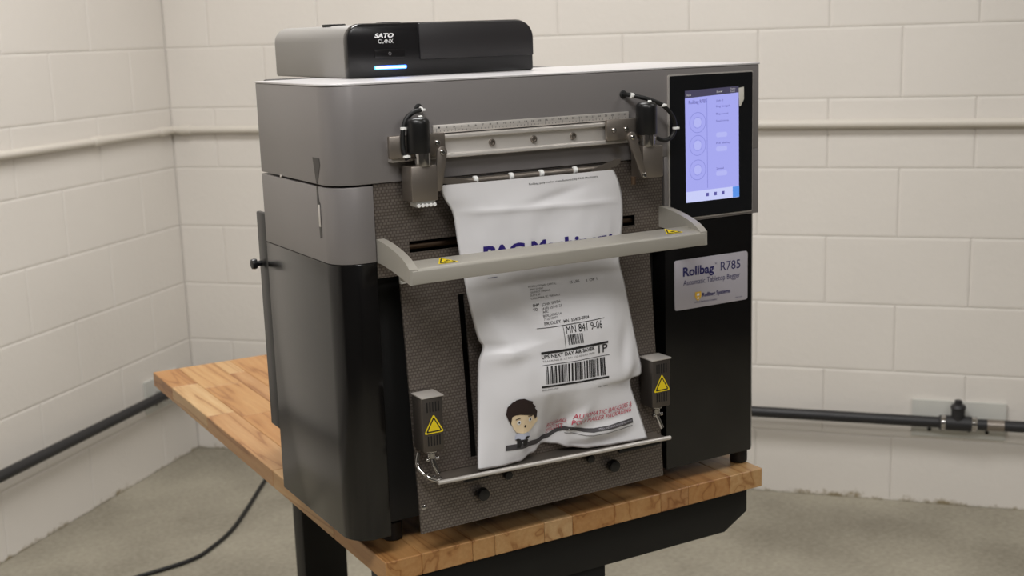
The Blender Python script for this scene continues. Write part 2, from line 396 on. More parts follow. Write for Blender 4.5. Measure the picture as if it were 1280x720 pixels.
for side, u0, u1, lab in (('R', 2.425, 2.684, 'white steel mounting plate holding the black pipe on the right wall'), ('L', .10, .30, 'grey steel mounting plate holding the black pipe near the corner')):
    t = thing('mounting_plate', lab, 'bracket', wall_pt(side, (u0+u1)/2, .01, -.58))
    mb = MB(); q = [wall_pt(side, u, o, z) for z in (-.578, -.468) for u, o in ((u0, .001), (u1, .001), (u1, .009), (u0, .009))]
    mb.add(q, [(0, 1, 2, 3), (7, 6, 5, 4), (0, 4, 5, 1), (1, 5, 6, 2), (2, 6, 7, 3), (3, 7, 4, 0)], 'galv'); mb.build('plate', t)
    uc = (u0+u1)/2
    for d in (-.042, .042):
        mb = MB(); mb.cyl(wall_pt(side, uc+d-.009, .045, -.522), wall_pt(side, uc+d+.009, .045, -.522), .0225, 'chrome', 16)
        mb.cyl(wall_pt(side, uc+d, .009, -.522), wall_pt(side, uc+d, .045, -.522), .009, 'chrome', 8); mb.build('pipe_clamp', t)
    for u, z in ((u0+.05, -.555), (u1-.05, -.555), (uc-.045, -.551), (uc+.03, -.552)):
        mb = MB(); mb.lathe([(.006, 0), (.006, .004), (.003, .006)], wall_pt(side, u, .009, z), dL if side == 'R' else dR, 'rubber', 8); mb.build('bolt', t)

# cord on the floor
cp = [(.95, 2.75, .010), (.78, 2.58, .010), (.668, 2.424, .010), (.53, 2.20, .010), (.439, 2.063, .010), (.35, 1.968, .010), (.277, 1.915, .010), (.148, 1.888, .010), (-.1, 1.86, .010), (-.5, 1.9, .010)]
mb = MB(); mb.tube([(x, y, FZ+z-.004) for x, y, z in cp], .006, 'rubber', 10, 6); o = mb.build('power_cord')
o['label'] = 'black power cord lying curved on the concrete floor under the workbench'; o['category'] = 'cord'

# ------------------------------------------------------------------ workbench
TT = -.0334; TH = .029
X0, X1, Y0, Y1 = .0353, .6625, -.0163, 1.139
bench = thing('workbench', 'butcher block workbench top on a black steel column base under the machine', 'table', (.35, .55, FZ))
xs = [X0]; wd = [.052, .075, .034, .078, .046, .07, .082, .05, .078, .0625]
sc_ = (X1-X0)/sum(wd)
for d in wd: xs.append(xs[-1]+d*sc_)
for i, (a, b) in enumerate(zip(xs, xs[1:])):
    y = Y0; first = True
    while y < Y1-.001:
        L = random.uniform(.10, .34) if first else random.uniform(.22, .42); first = False
        y2 = Y1 if y+L > Y1-.1 else y+L
        mb = MB(); g = .0002
        mb.box(a+g, b-g, y+g, y2-g, TT-TH, TT, 'wood', .0011, 1); mb.build('stave', bench, ang=25)
        y = y2
# bracket arms with chamfered ends under each short edge, columns, beam, feet
def arm_pts(): return [(.05, -.0624), (.65, -.0624), (.65, -.106), (.606, -.131), (.094, -.131), (.05, -.106)]
for ya, yb in ((.004, .07), (1.04, 1.105)):
    mb = MB(); mb.prism(arm_pts() if ya < .5 else [(.05, -.0624), (.65, -.0624), (.65, -.070), (.58, -.105), (.42, -.131), (.28, -.131), (.12, -.105), (.05, -.070)], 'y', ya, yb, 'frame_black', .002); mb.build('bracket_arm', bench)
for ya, yb in ((.005, .065), (1.0, 1.06)):
    mb = MB(); mb.box(.285, .382 if ya > .5 else .390, ya+.003, yb, FZ+.05, -.125, 'frame_black', .004); mb.build('column', bench)
    mb = MB(); mb.box(.02, .68, ya-.005, yb+.01, FZ+.008, FZ+.05, 'frame_black', .006); mb.build('foot', bench)
    for x in (.05, .65):
        mb = MB(); mb.cyl((x, (ya+yb)/2, FZ), (x, (ya+yb)/2, FZ+.01), .018, 'rubber', 12); mb.build('levelling_pad', bench)
mb = MB(); mb.box(.31, .36, .07, 1.04, -.125, -.07, 'frame_black', .003); mb.build('crossbeam', bench)

# ------------------------------------------------------------------ bagging machine
W, D, H = .665, .258, .574
mach = thing('bagging_machine', 'grey and black tabletop bagging machine with lit touch screen standing on the workbench', 'machine', (.33, .12, TT))
def plan(x0, x1, y0, y1, r): return arc(x0+r, y0+r, r, 180, 270, 8)+[(x1, y0), (x1, y1), (x0, y1)]
mb = MB()
mb.prism(plan(0, W, 0, D, .034), 'z', .4515, .5715, 'housing', .0012)
mb.prism([(.4945, 0), (W, 0), (W, D), (.4945, D)], 'z', .3565, .4515, 'housing', .0008)
hood = mb.build('upper_housing', mach)
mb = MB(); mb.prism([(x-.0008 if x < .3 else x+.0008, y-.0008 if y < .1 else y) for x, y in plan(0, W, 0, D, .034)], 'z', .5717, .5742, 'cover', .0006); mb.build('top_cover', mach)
mb = MB(); mb.prism(plan(0, .0532, 0, D, .034), 'z', .3542, .449, 'housing', .001); mb.build('side_panel', mach)
mb = MB(); mb.prism(plan(0, .0532, 0, D, .034), 'z', -.0065, .3538, 'black', .0012); mb.build('left_base', mach, 'glossy black lower left side')
mb = MB(); mb.prism([(.4945, 0), (W-.012, 0), (W, .012), (W, D), (.4945, D)], 'z', -.0065, .3560, 'black', .0015); mb.build('right_base', mach, 'black lower right door below the screen')
mb = MB(); mb.box(.03, .52, .03, D-.004, .0, .4505, 'dark'); mb.box(.10, .60, D-.004, .52, .02, .568, 'dark', .004); mb.build('chassis', mach)
for x, y in ((.078, .055), (.654, .03), (.078, .225), (.64, .225)):
    mb = MB(); mb.cyl((x, y, TT), (x, y, -.006), .0135, 'rubber', 14); mb.build('foot', mach)
# latch slots in the left side
mb = MB()
mb.prism([(.0586, .4845), (.037, .4845), (.0358, .476), (.0475, .4525), (.0506, .4525)], 'x', -.0006, .001, 'slot_grey')
mb.prism([(.0515, .449), (.0478, .449), (.0455, .431), (.0425, .428), (.0425, .386), (.0485, .384), (.0515, .43)], 'x', -.0006, .001, 'slot_grey'); mb.build('latch_slot', mach, 'dark slot for the side latch')
mb = MB(); mb.box(-.0016, .001, .0432, .0475, .399, .4265, 'alu', .0004); mb.build('latch', mach, 'pale metal latch')
mb = MB(); mb.cyl((-.0014, .178, .4515), (.0008, .178, .4515), .0022, 'alu', 8); mb.build('seam_pin', mach)
# roll arm behind the left side
mb = MB(); mb.box(.002, .010, .262, .300, .079, .392, 'black_plastic', .002); ra = mb.build('roll_arm', mach)
mb = MB(); mb.lathe([(.004, 0), (.004, .006), (.0070, .007), (.0078, .010), (.0070, .014), (.0035, .0155)], (.002, .293, .318), (-1, 0, 0), 'black_plastic', 16); mb.build('knob', ra)

# textured plates
mb = MB(); y0, y1 = .003, .0055
for x0, x1, z0, z1 in ((.0545, .4925, .3745, .4505), (.0545, .4925, .333, .3600), (.0545, .0995, .36, .3745), (.4455, .4925, .36, .3745)):
    mb.box(x0, x1, y0, y1, z0, z1, 'sheet')
mb.build('upper_plate', mach, 'patterned stainless plate with one long slot')
mb = MB(); mb.cyl((.095, .018, .366), (.45, .018, .366), .0045, 'brown_tube', 12); mb.build('slot_roller', mach)  # metal bar in the slot; a brownish reflection is put into its colour
def lp_y(z): return -.0015-.0285*(1-max(z, 0)/.331)
mb = MB()
for xa, xb, za, zb in ((.082, .1615, 0, .331), (.1705, .466, 0, .331), (.1615, .1705, .300, .331), (.1615, .1705, 0, .085)):
    mb.prism([(lp_y(za), za), (lp_y(zb), zb), (lp_y(zb)+.003, zb), (lp_y(za)+.003, za)], 'x', xa, xb, 'sheet')
mb.build('lower_plate', mach, 'patterned stainless plate with a narrow upright slot')  # upright gap covers both the slot and the bag's shadow beside it
mb = MB(); mb.box(.0815, .0925, lp_y(.328)-.003, lp_y(.328)+.002, .3235, .3325, 'white', .0008); mb.build('corner_clip', mach, 'white clip on the plate corner')
for x, z, r, d in ((.170, .0375, .0088, .014), (.3768, .0345, .0088, .014), (.2118, .0532, .0062, .008), (.3412, .0508, .0062, .010)):
    mb = MB(); mb.lathe([(r*.55, 0), (r*.55, d*.35), (r*.95, d*.4), (r, d*.6), (r*.9, d*.95), (r*.5, d)], (x, lp_y(z), z), (0, -1, -.05), 'black_plastic', 18); mb.build('knob', mach)
for x0, x1 in ((.150, .195), (.372, .425)):
    mb = MB(); mb.box(x0, x1, lp_y(.058)-.0006, lp_y(.058)+.001, .0555, .0605, 'dark', .0004); mb.build('adjusting_slot', mach)
mb = MB(); mb.lathe([(.0035, 0), (.0035, .003), (.002, .004)], (.0885, lp_y(.03)+.002, .034), (-.5, -1, 0), 'chrome', 10); mb.build('screw', mach)

# tray under the bag
TYF = -.060; TZZ = .0735
mb = MB(); mb.prism([(.0985, .0740), (.0985, .0760), (.4525, .0665), (.4525, .0645)], 'y', TYF+.003, -.0255, 'steel')
tray = mb.build('bag_tray', mach, 'bright steel shelf under the bag')
mb = MB(); mb.cyl((.0944, TYF, .0757), (.4565, TYF, .0662), .0029, 'alu', 12); mb.build('front_rod', tray)
for x0, x1, zt in ((.135, .170, .0705), (.375, .445, .0625)):
    mb = MB(); mb.box(x0, x1, TYF+.006, TYF+.012, zt-.005, zt, 'dark', .001); mb.build('clamp_strip', tray)
# photo-eye boxes left and right with chrome ball joints
for bx0, bx1, bz0, bz1, s in ((.0813, .1105, .1140, .1850, 1), (.4337, .4650, .1090, .1775, -1)):
    yf = -.0500; xc = (bx0+bx1)/2
    mb = MB(); mb.box(bx0, bx1, yf, -.0205, bz0, bz1, 'steel_dark', .0022)
    bxo = mb.build('sensor_box', mach, 'stainless sensor box on the left edge of the plate' if s > 0 else 'stainless sensor box on the right edge of the plate')
    mb = MB(); mb.box(bx0-.0004, bx1+.0012, yf-.0012, -.0205, bz1-.0006, bz1+.0014, 'alu', .0005); mb.build('lid', bxo)  # pale lid carries the bright edge highlight in its colour
    for zc in (bz1-.0125, bz0+.0145):
        mb = MB()
        for k in range(5): mb.box(xc-.0085+k*.0040, xc-.0085+k*.0040+.0017, yf-.0003, yf+.002, zc-.0065, zc+.0065, 'dark')
        mb.build('vent_slots', bxo, 'five narrow vent slots')
    mb = MB(); tri_sign(mb, (xc+.0005, yf-.0001, (bz0+bz1)/2-.003), (1, 0, 0), (0, 0, 1), (0, -1, 0), .0148, False)
    mb.add([(xc-.0018, yf-.0012, (bz0+bz1)/2+.001), (xc+.0016, yf-.0012, (bz0+bz1)/2+.001), (xc+.0006, yf-.0012, (bz0+bz1)/2-.004)], [(0, 1, 2)], 'yellow')
    mb.build('warning_sign', bxo, 'yellow warning triangle', ang=0)
    mb = MB(); zz = bz0; jy = -.038; jx = xc+.001*s
    mb.cyl((jx, jy, zz-.004), (jx, jy, zz), .0085, 'chrome', 16); mb.cyl((jx, jy, zz-.012), (jx, jy, zz-.004), .0058, 'chrome', 12)
    for d in (-.0065, .0065): mb.lathe([(.0012, -.0028), (.0026, -.0018), (.003, 0), (.0026, .0018), (.0012, .0028)], (jx+d, jy-.003, zz-.0125), (1, 0, 0), 'chrome', 10)
    mb.tube([(jx+.002*s, jy, zz-.010), (jx+.003, jy-.002, zz-.022), (jx+.007, jy-.004, zz-.033)], .0032, 'chrome', 10)
    if s > 0:
        mb.tube([(jx-.012, jy+.012, zz-.006), (jx-.016, jy+.008, zz-.022), (jx-.009, jy-.008, zz-.034), (jx+.004, jy-.016, zz-.0395), (jx+.014, jy-.018, zz-.0405)], .0028, 'chrome', 10)
        for dx, dy, dz in ((-.011, -.006, -.030), (-.003, -.011, -.034), (.004, -.014, -.036)): mb.lathe([(.001, -.0026), (.0026, -.0016), (.003, 0), (.0026, .0016), (.001, .0026)], (jx+dx, jy+dy, zz+dz), (0, 0, 1), 'chrome', 10)
    mb.build('ball_joint', bxo, 'chrome joint below the box')

# guard bar across the front
def guard():
    mb = MB(); n = 10
    for xa, xb in ((.0545, .0655), (.4865, .4975)):
        vs = []; fs = []
        for i in range(n+1):
            t = i/n; y = .003-.0940*t
            zt = .3825-.0200*t**1.6-.0055*t**9; zb = .3535-.0150*t**1.5
            vs += [(xa, y, zb), (xb, y, zb), (xb, y, zt), (xa, y, zt)]
        for i in range(n):
            for k in range(4): fs.append((i*4+k, i*4+(k+1) % 4, i*4+4+(k+1) % 4, i*4+4+k))
        fs += [(3, 2, 1, 0), tuple(n*4+k for k in range(4))]
        mb.add(vs, fs, 'guard')
    mb.prism([(-.0915, .3385), (-.0915, .3550), (-.0895, .3573), (-.0560, .3612), (-.0535, .3590), (-.0535, .3440), (-.0570, .3385)], 'x', .0575, .4945, 'guard', .0012)
    return mb.build('guard_bar', mach, 'pale grey guard handle bowed out in front of the bag')
gb = guard()
ez = Vector((0, .0335, .0039)).normalized()
for x in (.111, .4505):
    mb = MB(); tri_sign(mb, (x, -.0745, .35905), (1, 0, 0), ez, Vector((0, -.0039, .0335)).normalized(), .0150)
    mb.build('warning_sticker', gb, 'yellow pinch warning triangle', ang=0)

# guide rail with scale
mb = MB(); mb.prism([(0, .4765), (0, .5060), (-.0115, .5060), (-.0125, .5050), (-.0125, .5010), (-.0085, .5000), (-.0085, .4822), (-.0125, .4812), (-.0125, .4775), (-.0115, .4765)], 'x', .075, .472, 'alu', .0004)
rail = mb.build('guide_rail', mach, 'pale aluminium slide rail')
for x in (.2165, .2785, .3390):
    mb = MB(); mb.lathe([(.0046, 0), (.0046, .0022), (.0040, .003), (.0024, .003), (.0020, .0012)], (x, -.0085, .4915), (0, -1, 0), 'steel', 14); mb.build('screw', rail)
mb = MB(); mb.box(.137, .4332, -.0035, -.0005, .5075, .5178, 'alu', .0004); rul = mb.build('ruler', mach, 'metal scale above the rail')
mb = MB()
for i in range(55):
    x = .141+i*.0053; L = .0036 if i % 5 == 0 else .0016
    quad(mb, [(x, .5095+L), (x+.0006, .5095+L), (x+.0006, .5092), (x, .5092)], 'grey_ink', flat_y(-.0038))
for i in range(28):
    x = .144+i*.0104
    letter(mb, str(i+1), (x, .5135), (x+(.0022 if i < 9 else .004), .5135), .0022, 'ink', flat_y(-.0038))
mb.build('scale_marks', rul, 'printed numbers and ticks', ang=0)

# two seal heads with black motors
def head(xm, s):
    """s=+1 left head, -1 right head"""
    name = 'seal_head'
    bx0, bx1, bz0, bz1 = (.0892, .1242, .4285, .4722) if s > 0 else (.4340, .4668, .4290, .4722)
    mb = MB(); mb.box(bx0, bx1, -.035, -.006, bz0, bz1, 'steel', .0012)
    hd = mb.build(name, mach, 'steel seal head with black motor at the left end of the rail' if s > 0 else 'steel seal head with black motor at the right end of the rail')
    px0, px1 = (.0690, .1455) if s > 0 else (.3870, .4640)
    mb = MB(); mb.box(px0, px1, -.019, -.0128, .4815, .5095, 'steel', .0015); mb.build('carriage_plate', hd)
    mc = Vector((.1045, -.027, 0)) if s > 0 else Vector((.4455, -.027, 0))
    mb = MB(); r = .0143
    mb.lathe([(r*.55, .5305), (r*.8, .5297), (r*.97, .527), (r, .523), (r, .489), (r*.95, .4875)], mc, (0, 0, 1), 'black_plastic', 24)
    mb.lathe([(.002, .530), (.003, .5315), (.002, .533)], mc+Vector((.002, -.005, 0)), (0, 0, 1), 'white', 8); mb.build('motor', hd, 'black motor can')
    mc2 = mc+Vector((.004*s if s > 0 else .0, -.001, 0))
    mb = MB(); mb.lathe([(.0100, .4715), (.0104, .473), (.0104, .487), (.0095, .488)], mc2, (0, 0, 1), 'chrome', 24); mb.build('motor_collar', hd, 'chrome collar')
    # strap with a screw at each end
    (xa, za), (xb, zb) = ((.1335, .4870), (.1275, .4430)) if s > 0 else ((.4130, .4865), (.4312, .4345))
    d = Vector((xb-xa, 0, zb-za)).normalized(); q = Vector((d.z, 0, -d.x))
    def strap_pts(r1, r2):
        p = []
        a0 = math.atan2(q.z, q.x)
        for i in range(7): a = a0+PI*i/6*(-1 if True else 1); p.append((xb+r2*math.cos(a0-PI*i/6+PI*0), zb+r2*math.sin(a0-PI*i/6)))
        return p
    a0 = math.degrees(math.atan2(d.z, d.x))
    pts = arc(xb, zb, .0042, a0-90, a0+90, 6)+arc(xa, za, .0068, a0+90, a0+270, 6)
    mb = MB(); mb.prism(pts, 'y', -.0400 if s < 0 else -.0330, -.0355 if s < 0 else -.0290, 'steel', .0005); st = mb.build('strap', hd, 'steel link strap')
    ys = -.0400 if s < 0 else -.0330
    for x, z in (((xa, za), (xb, zb)) if s < 0 else ((xa, za),)):
        mb = MB(); mb.lathe([(.0036, 0), (.0034, .0016), (.0022, .0026)], (x, ys, z), (0, -1, 0), 'chrome', 12); mb.build('screw', hd)
    for x, z in (((.1345, .4975),) if s > 0 else ((.3975, .4955), (.4175, .4958))):
        mb = MB(); mb.lathe([(.0036, 0), (.0034, .0016), (.0022, .0026)], (x, -.019, z), (0, -1, 0), 'chrome', 12); mb.build('screw', hd)
    if s > 0:
        mb = MB()
        for k in range(5): mb.cyl((.0985+k*.0054, -.0335, .4235), (.0985+k*.0054, -.012, .4235), .0024, 'white', 8)
        mb.box(.0965, .1225, -.030, -.012, .4215, .4285, 'white'); mb.build('roller_comb', hd, 'white comb of little rollers')
        pts = [(.1195, -.001, .5400), (.1175, -.012, .5385), (.1040, -.020, .5370), (.0930, -.021, .5300), (.0878, -.021, .5180), (.0862, -.021, .5030), (.0866, -.022, .4900), (.0905, -.024, .4800)]
        ties = [(.1165, -.013, .5385), (.0880, -.021, .5180), (.0890, -.023, .4840)]
    else:
        mb = MB(); mb.cyl((.4335, -.012, .4190), (.4335, -.012, .4300), .0035, 'brown_tube', 12); mb.build('spring_pin', hd)
        pts = [(.4265, -.001, .5410), (.4310, -.012, .5400), (.4500, -.022, .5345), (.4740, -.024, .5250), (.4920, -.022, .5100), (.4985, -.020, .4950), (.4950, -.019, .4820), (.4830, -.018, .4760), (.4700, -.018, .4800)]
        ties = [(.4315, -.013, .5395), (.4750, -.024, .5245), (.4990, -.020, .4920)]
    mb = MB(); mb.tube(pts, .0029, 'rubber', 10); mb.lathe([(.0055, 0), (.0055, .0012), (.004, .002)], (pts[0][0], 0, pts[0][2]), (0, -1, 0), 'rubber', 14); mb.build('cable', hd, 'black cable looped to a hole in the housing')
    for p in ties:
        mb = MB(); mb.lathe([(.0018, -.0022), (.0039, -.0014), (.0039, .0014), (.0018, .0022)], p, (0, 0, 1) if p[2] < .53 else (1, 0, -.2), 'white', 10)
        mb.box(p[0]-.0012, p[0]+.0045, p[1]-.004, p[1]-.0015, p[2]-.0015, p[2]+.0015, 'white', .0004); mb.build('cable_tie', hd, 'white cable tie')
    return hd
head(.107, 1); head(.45, -1)
# bag mouth: roller bar with white grips and two finger plates
mb = MB(); mb.cyl((.150, -.004, .4445), (.400, -.004, .4445), .0048, 'steel', 14); mb.box(.148, .402, -.001, .003, .434, .4495, 'dark'); bar = mb.build('roller_bar', mach, 'chrome bar across the bag mouth')
for x in (.1915, .2440, .2895, .3418):
    mb = MB(); mb.cyl((x-.0028, -.007, .4457), (x+.0028, -.007, .4457), .0050, 'white', 12); mb.build('grip', bar, 'white roller grip')
mb = MB()
mb.prism([(.1330, .4548), (.1480, .4535), (.1845, .4462), (.1850, .4430), (.1640, .4425), (.1330, .4475)], 'y', -.0245, -.0235, 'steel'); mb.build('finger_plate', mach)
mb = MB(); mb.prism([(.3580, .4425), (.3630, .4475), (.3960, .4570), (.4060, .4570), (.4040, .4500), (.3800, .4435)], 'y', -.0225, -.0215, 'steel'); mb.build('finger_plate', mach)

# touch screen
mb = MB(); mb.prism(rrect(.5008, .6518, .3600, .5636, .003), 'y', -.0022, .001, 'alu'); cp_ = mb.build('control_panel', mach, 'black touch screen panel with lit display')
mb = MB(); mb.prism(rrect(.5030, .6500, .3622, .5618, .002), 'y', -.0034, -.001, 'glass_black'); mb.build('panel_glass', cp_)
S = flat_y(-.0039); S2 = flat_y(-.0042); S3 = flat_y(-.0045)
mb = MB(); quad(mb, [(.5283, .5302), (.6240, .5338), (.6252, .3838), (.5298, .3838)], 'screen', S); quad(mb, [(.5283, .5405), (.6240, .5428), (.6240, .5338), (.5283, .5302)], 'screen_bar', S)
quad(mb, [(.5297, .3990), (.6250, .4000), (.6252, .3838), (.5298, .3838)], 'screen_white', S2)
quad(mb, [(.6130, .3995), (.6250, .3998), (.6252, .3842), (.6132, .3842)], 'screen_blue', S3)
quad(mb, [(.566, .529), (.567, .529), (.568, .402), (.567, .402)], 'screen_line', S2)
for zc in (.4955, .4635, .4290):
    for r1, r2, mm in ((.0145, .0137, 'screen_line'), (.0080, .0075, 'screen_line')):
        n = 28; vs = []; fs = []
        for i in range(n):
            a = 2*PI*i/n; vs += [S2(.5500+r1*math.cos(a), zc+r1*math.sin(a)), S2(.5500+r2*math.cos(a), zc+r2*math.sin(a))]
        for i in range(n): j = (i+1) % n; fs.append((2*i, 2*i+1, 2*j+1, 2*j))
        mb.add(vs, fs, mm)
    n = 20; mb.add([S2(.5500+.0066*math.cos(2*PI*i/n), zc+.0066*math.sin(2*PI*i/n)) for i in range(n)], [tuple(range(n))], 'screen_pale')
letter(mb, 'Rollbag R785', (.5345, .5218), (.5660, .5226), .0048, 'screen_text', S2, .01)
letter(mb, 'Home', (.5315, .5330), (.5385, .5333), .0028, 'white_ink', S2); letter(mb, 'Banner', (.5840, .5352), (.5945, .5356), .0028, 'white_ink', S2); letter(mb, 'Today', (.6085, .5385), (.6180, .5388), .0022, 'white_ink', S2); letter(mb, 'Time', (.6085, .5345), (.6170, .5348), .0022, 'white_ink', S2)
for z, tx in ((.5230, 'Job 1'), (.5150, 'Bag length'), (.5045, 'Bag count'), (.4945, 'Seal time')): letter(mb, tx, (.5830, z), (.5830+.0025*len(tx), z), .0026, 'screen_text', S2)
for z, tx in ((.4630, 'Fill delay'), (.4270, 'Speed')): letter(mb, tx, (.5835, z), (.5835+.0026*len(tx), z), .0026, 'screen_text', S2)
for z in (.4725, .4525, .4175): mb.add([S2(x, zz) for x, zz in rrect(.5830, .6030, z, z+.0070, .003)], [tuple(range(24))], 'screen_pale')
for x in (.5645, .5790, .5930): quad(mb, [(x, .395), (x+.005, .395), (x+.005, .390), (x, .390)], 'screen_text', S3)
mb.build('display', cp_, 'lit blue-white display with dials and a dark title bar', ang=0)
mb = MB(); mb.prism([(.6240, .5400), (.6330, .5412), (.6330, .5235), (.6270, .5140), (.6250, .5140)], 'y', -.0050, -.0036, 'sticker', .0003); mb.build('stylus_clip', cp_, 'small pale tab at the display corner')

# name plaque
mb = MB(); mb.prism(rrect(.5100, .6440, .2292, .3020, .004), 'y', -.0018, 0., 'plaque', .0004); pq = mb.build('name_plaque', mach, 'silver name plaque on the black door')
mb = MB(); S = flat_y(-.0022)
letter(mb, 'Rollbag', (.5245, .2782), (.5805, .2782), .0125, 'navy_ink', S, .028); letter(mb, 'R785', (.5930, .2785), (.6295, .2785), .0128, 'navy_ink', S, -.004)
letter(mb, 'TM', (.5822, .2890), (.5858, .2890), .0022, 'navy_ink', S)
letter(mb, 'Automatic Tabletop Bagger', (.5250, .2645), (.6295, .2645), .0078, 'navy_ink', S, -.006)
letter(mb, 'Rollbag Systems', (.5590, .2440), (.6110, .2440), .0058, 'navy_ink', S, .02)
letter(mb, 'A PAC Machinery Company', (.5450, .2362), (.5860, .2362), .0026, 'navy_ink', S); letter(mb, 'Made in USA', (.6210, .2340), (.6330, .2340), .0020, 'navy_ink', S)
sh = [(.5460, .2525), (.5570, .2525), (.5575, .2460), (.5550, .2415), (.5515, .2390), (.5480, .2415), (.5455, .2460)]
mb.add([S(*p) for p in sh], [tuple(range(7))], 'gold_ink'); S2 = flat_y(-.0024)
mb.add([S2(.5490, .2500), S2(.5540, .2500), S2(.5535, .2465), S2(.5495, .2465)], [(0, 1, 2, 3)], 'white_ink'); mb.add([S2(.5515+.0016*math.cos(a), .2432+.0016*math.sin(a)) for a in [i*PI/5 for i in range(10)]], [tuple(range(10))], 'white_ink')
mb.build('plaque_lettering', pq, 'navy lettering and a small gold shield', ang=0)

# ------------------------------------------------------------------ label printer on top
PX0, PX1, PYF, PZ0, PZ1 = .0985, .3860, .165, .5742, .6460
prn = thing('label_printer', 'grey and black label printer with a lit blue status lamp on top of the machine', 'printer', (.24, .3, PZ0))
def pprof(i=0., rl=.022, rr_=.026, z0=PZ0):
    return [(PX1-i, z0)]+arc(PX1-i-rr_, PZ1-i-rr_, rr_, 0, 90, 7)+arc(PX0+i+rl, PZ1-i-rl, rl, 90, 180, 7)+[(PX0+i, z0)]
mb = MB(); mb.prism(pprof(.0012), 'y', PYF+.016, .452, 'printer_grey', .003); mb.build('body_cover', prn)
mb = MB(); mb.prism([p for p in pprof() if True], 'y', PYF, PYF+.0155, 'printer_black', .0035); bz = mb.build('front_bezel', prn, 'glossy black front')
mb = MB(); mb.prism([(.2045, PZ0+.0215), (PX1-.0015, PZ0+.0215)]+arc(PX1-.0015-.024, PZ1-.0015-.024, .024, 0, 90, 7)+[(.2035, PZ1-.0015)], 'y', PYF-.003, PYF+.002, 'printer_black2', .0012); mb.build('media_door', prn, 'satin black door right of the seam')
mb = MB(); mb.prism(rrect(.1370, .1820, .5990, .6115, .0015), 'y', PYF-.0012, PYF+.001, 'printer_black', .0005); bt = mb.build('power_button', prn, 'black oblong button')
mb = MB(); S = flat_y(PYF-.0015); n = 16
mb.add([S(.1595+.0022*math.cos(2*PI*i/n), .6052+.0022*math.sin(2*PI*i/n)) for i in range(n)], [tuple(range(n))], 'grey_ink'); mb.add([Vector(S(.1595+.0014*math.cos(2*PI*i/n), .6052+.0014*math.sin(2*PI*i/n)))+Vector((0, -.0002, 0)) for i in range(n)], [tuple(range(n))], 'printer_black'); mb.build('button_icon', bt, ang=0)
mb = MB(); mb.prism(rrect(.1355, .1840, .5845, .5895, .0023), 'y', PYF-.0012, PYF+.001, 'led'); led = mb.build('status_light', prn, 'blue lit bar')
mb = MB(); mb.prism(rrect(.1375, .1820, .5858, .5883, .0011), 'y', PYF-.0015, PYF-.0010, 'led_core'); mb.build('status_light_core', led)
mb = MB(); S = flat_y(PYF-.0004); letter(mb, 'SATO', (.1385, .6268), (.1660, .6268), .0054, 'white_ink', S, .045, .3); letter(mb, 'CL4NX', (.1435, .6192), (.1660, .6192), .0052, 'white_ink', S)
mb.build('printer_lettering', prn, 'white maker lettering', ang=0)
for x, y in ((.126, .26), (.178, .19)):
    mb = MB(); mb.box(x-.012, x+.012, y, y+.03, PZ1-.002, PZ1+.0012, 'dark', .0008); mb.build('cover_tab', prn, 'dark tab on the printer cover')

# ------------------------------------------------------------------ the bag
# outline of the filled bag, top to bottom: x, z of the left and right seam and the depth of the seam
ROWS = [(.1306, .4452, .3914, .4439, -.0260), (.1375, .4284, .4015, .4257, -.0240), (.1503, .4068, .4084, .4009, -.0210), (.1559, .3684, .4084, .3636, -.0200),
        (.1624, .3224, .4016, .3225, -.0210), (.1672, .2820, .4068, .2871, -.0260), (.1734, .2463, .4119, .2469, -.0310), (.1788, .2332, .4167, .2184, -.0330),
        (.1711, .2158, .4216, .1896, -.0350), (.1677, .1892, .4251, .1598, -.0370), (.1648, .1584, .4040, .1525, -.0400), (.1605, .1208, .4120, .1156, -.0450), (.1538, .0783, .4225, .0697, -.0540)]
BULGE = [.002, .005, .010, .013, .014, .022, .027, .027, .027, .027, .023, .015, .002]
BOT = [(0, 0, 0), (.13, -.0015, .004), (.24, -.001, .008), (.34, .004, .018), (.42, .012, .027), (.48, .010, .022), (.55, .0035, .016), (.65, .000, .008), (.80, .000, .003), (1, 0, 0)]
def cr(L, t):
    i = min(int(t), len(L)-2); f = t-i
    p0, p1, p2, p3 = L[max(i-1, 0)], L[i], L[i+1], L[min(i+2, len(L)-1)]
    return .5*(2*p1+(p2-p0)*f+(2*p0-5*p1+4*p2-p3)*f*f+(3*p1-p0-3*p2+p3)*f**3)
RC = [[r[k] for r in ROWS] for k in range(5)]
def sm(a, b, x): x = min(max((x-a)/(b-a), 0), 1); return x*x*(3-2*x)
def li(T, x, k):
    for a, b in zip(T, T[1:]):
        if x <= b[0]:
            f = (x-a[0])/(b[0]-a[0]); f = f*f*(3-2*f); return a[k]+(b[k]-a[k])*f
    return T[-1][k]
def g2(x, z, cx, cz, ax, L, wd):
    """elongated bump: centre, axis angle, half length, half width"""
    dx, dz = x-cx, z-cz; c, s = math.cos(ax), math.sin(ax)
    return math.exp(-((dx*c+dz*s)/L)**2-((-dx*s+dz*c)/wd)**2)
def ridge(x, z, cx, cz, ax, L, wd):
    dx, dz = x-cx, z-cz; c, s = math.cos(ax), math.sin(ax); a = (dx*c+dz*s)/L; b = (-dx*s+dz*c)/wd
    return math.exp(-a*a)/(1+b*b*1.5)
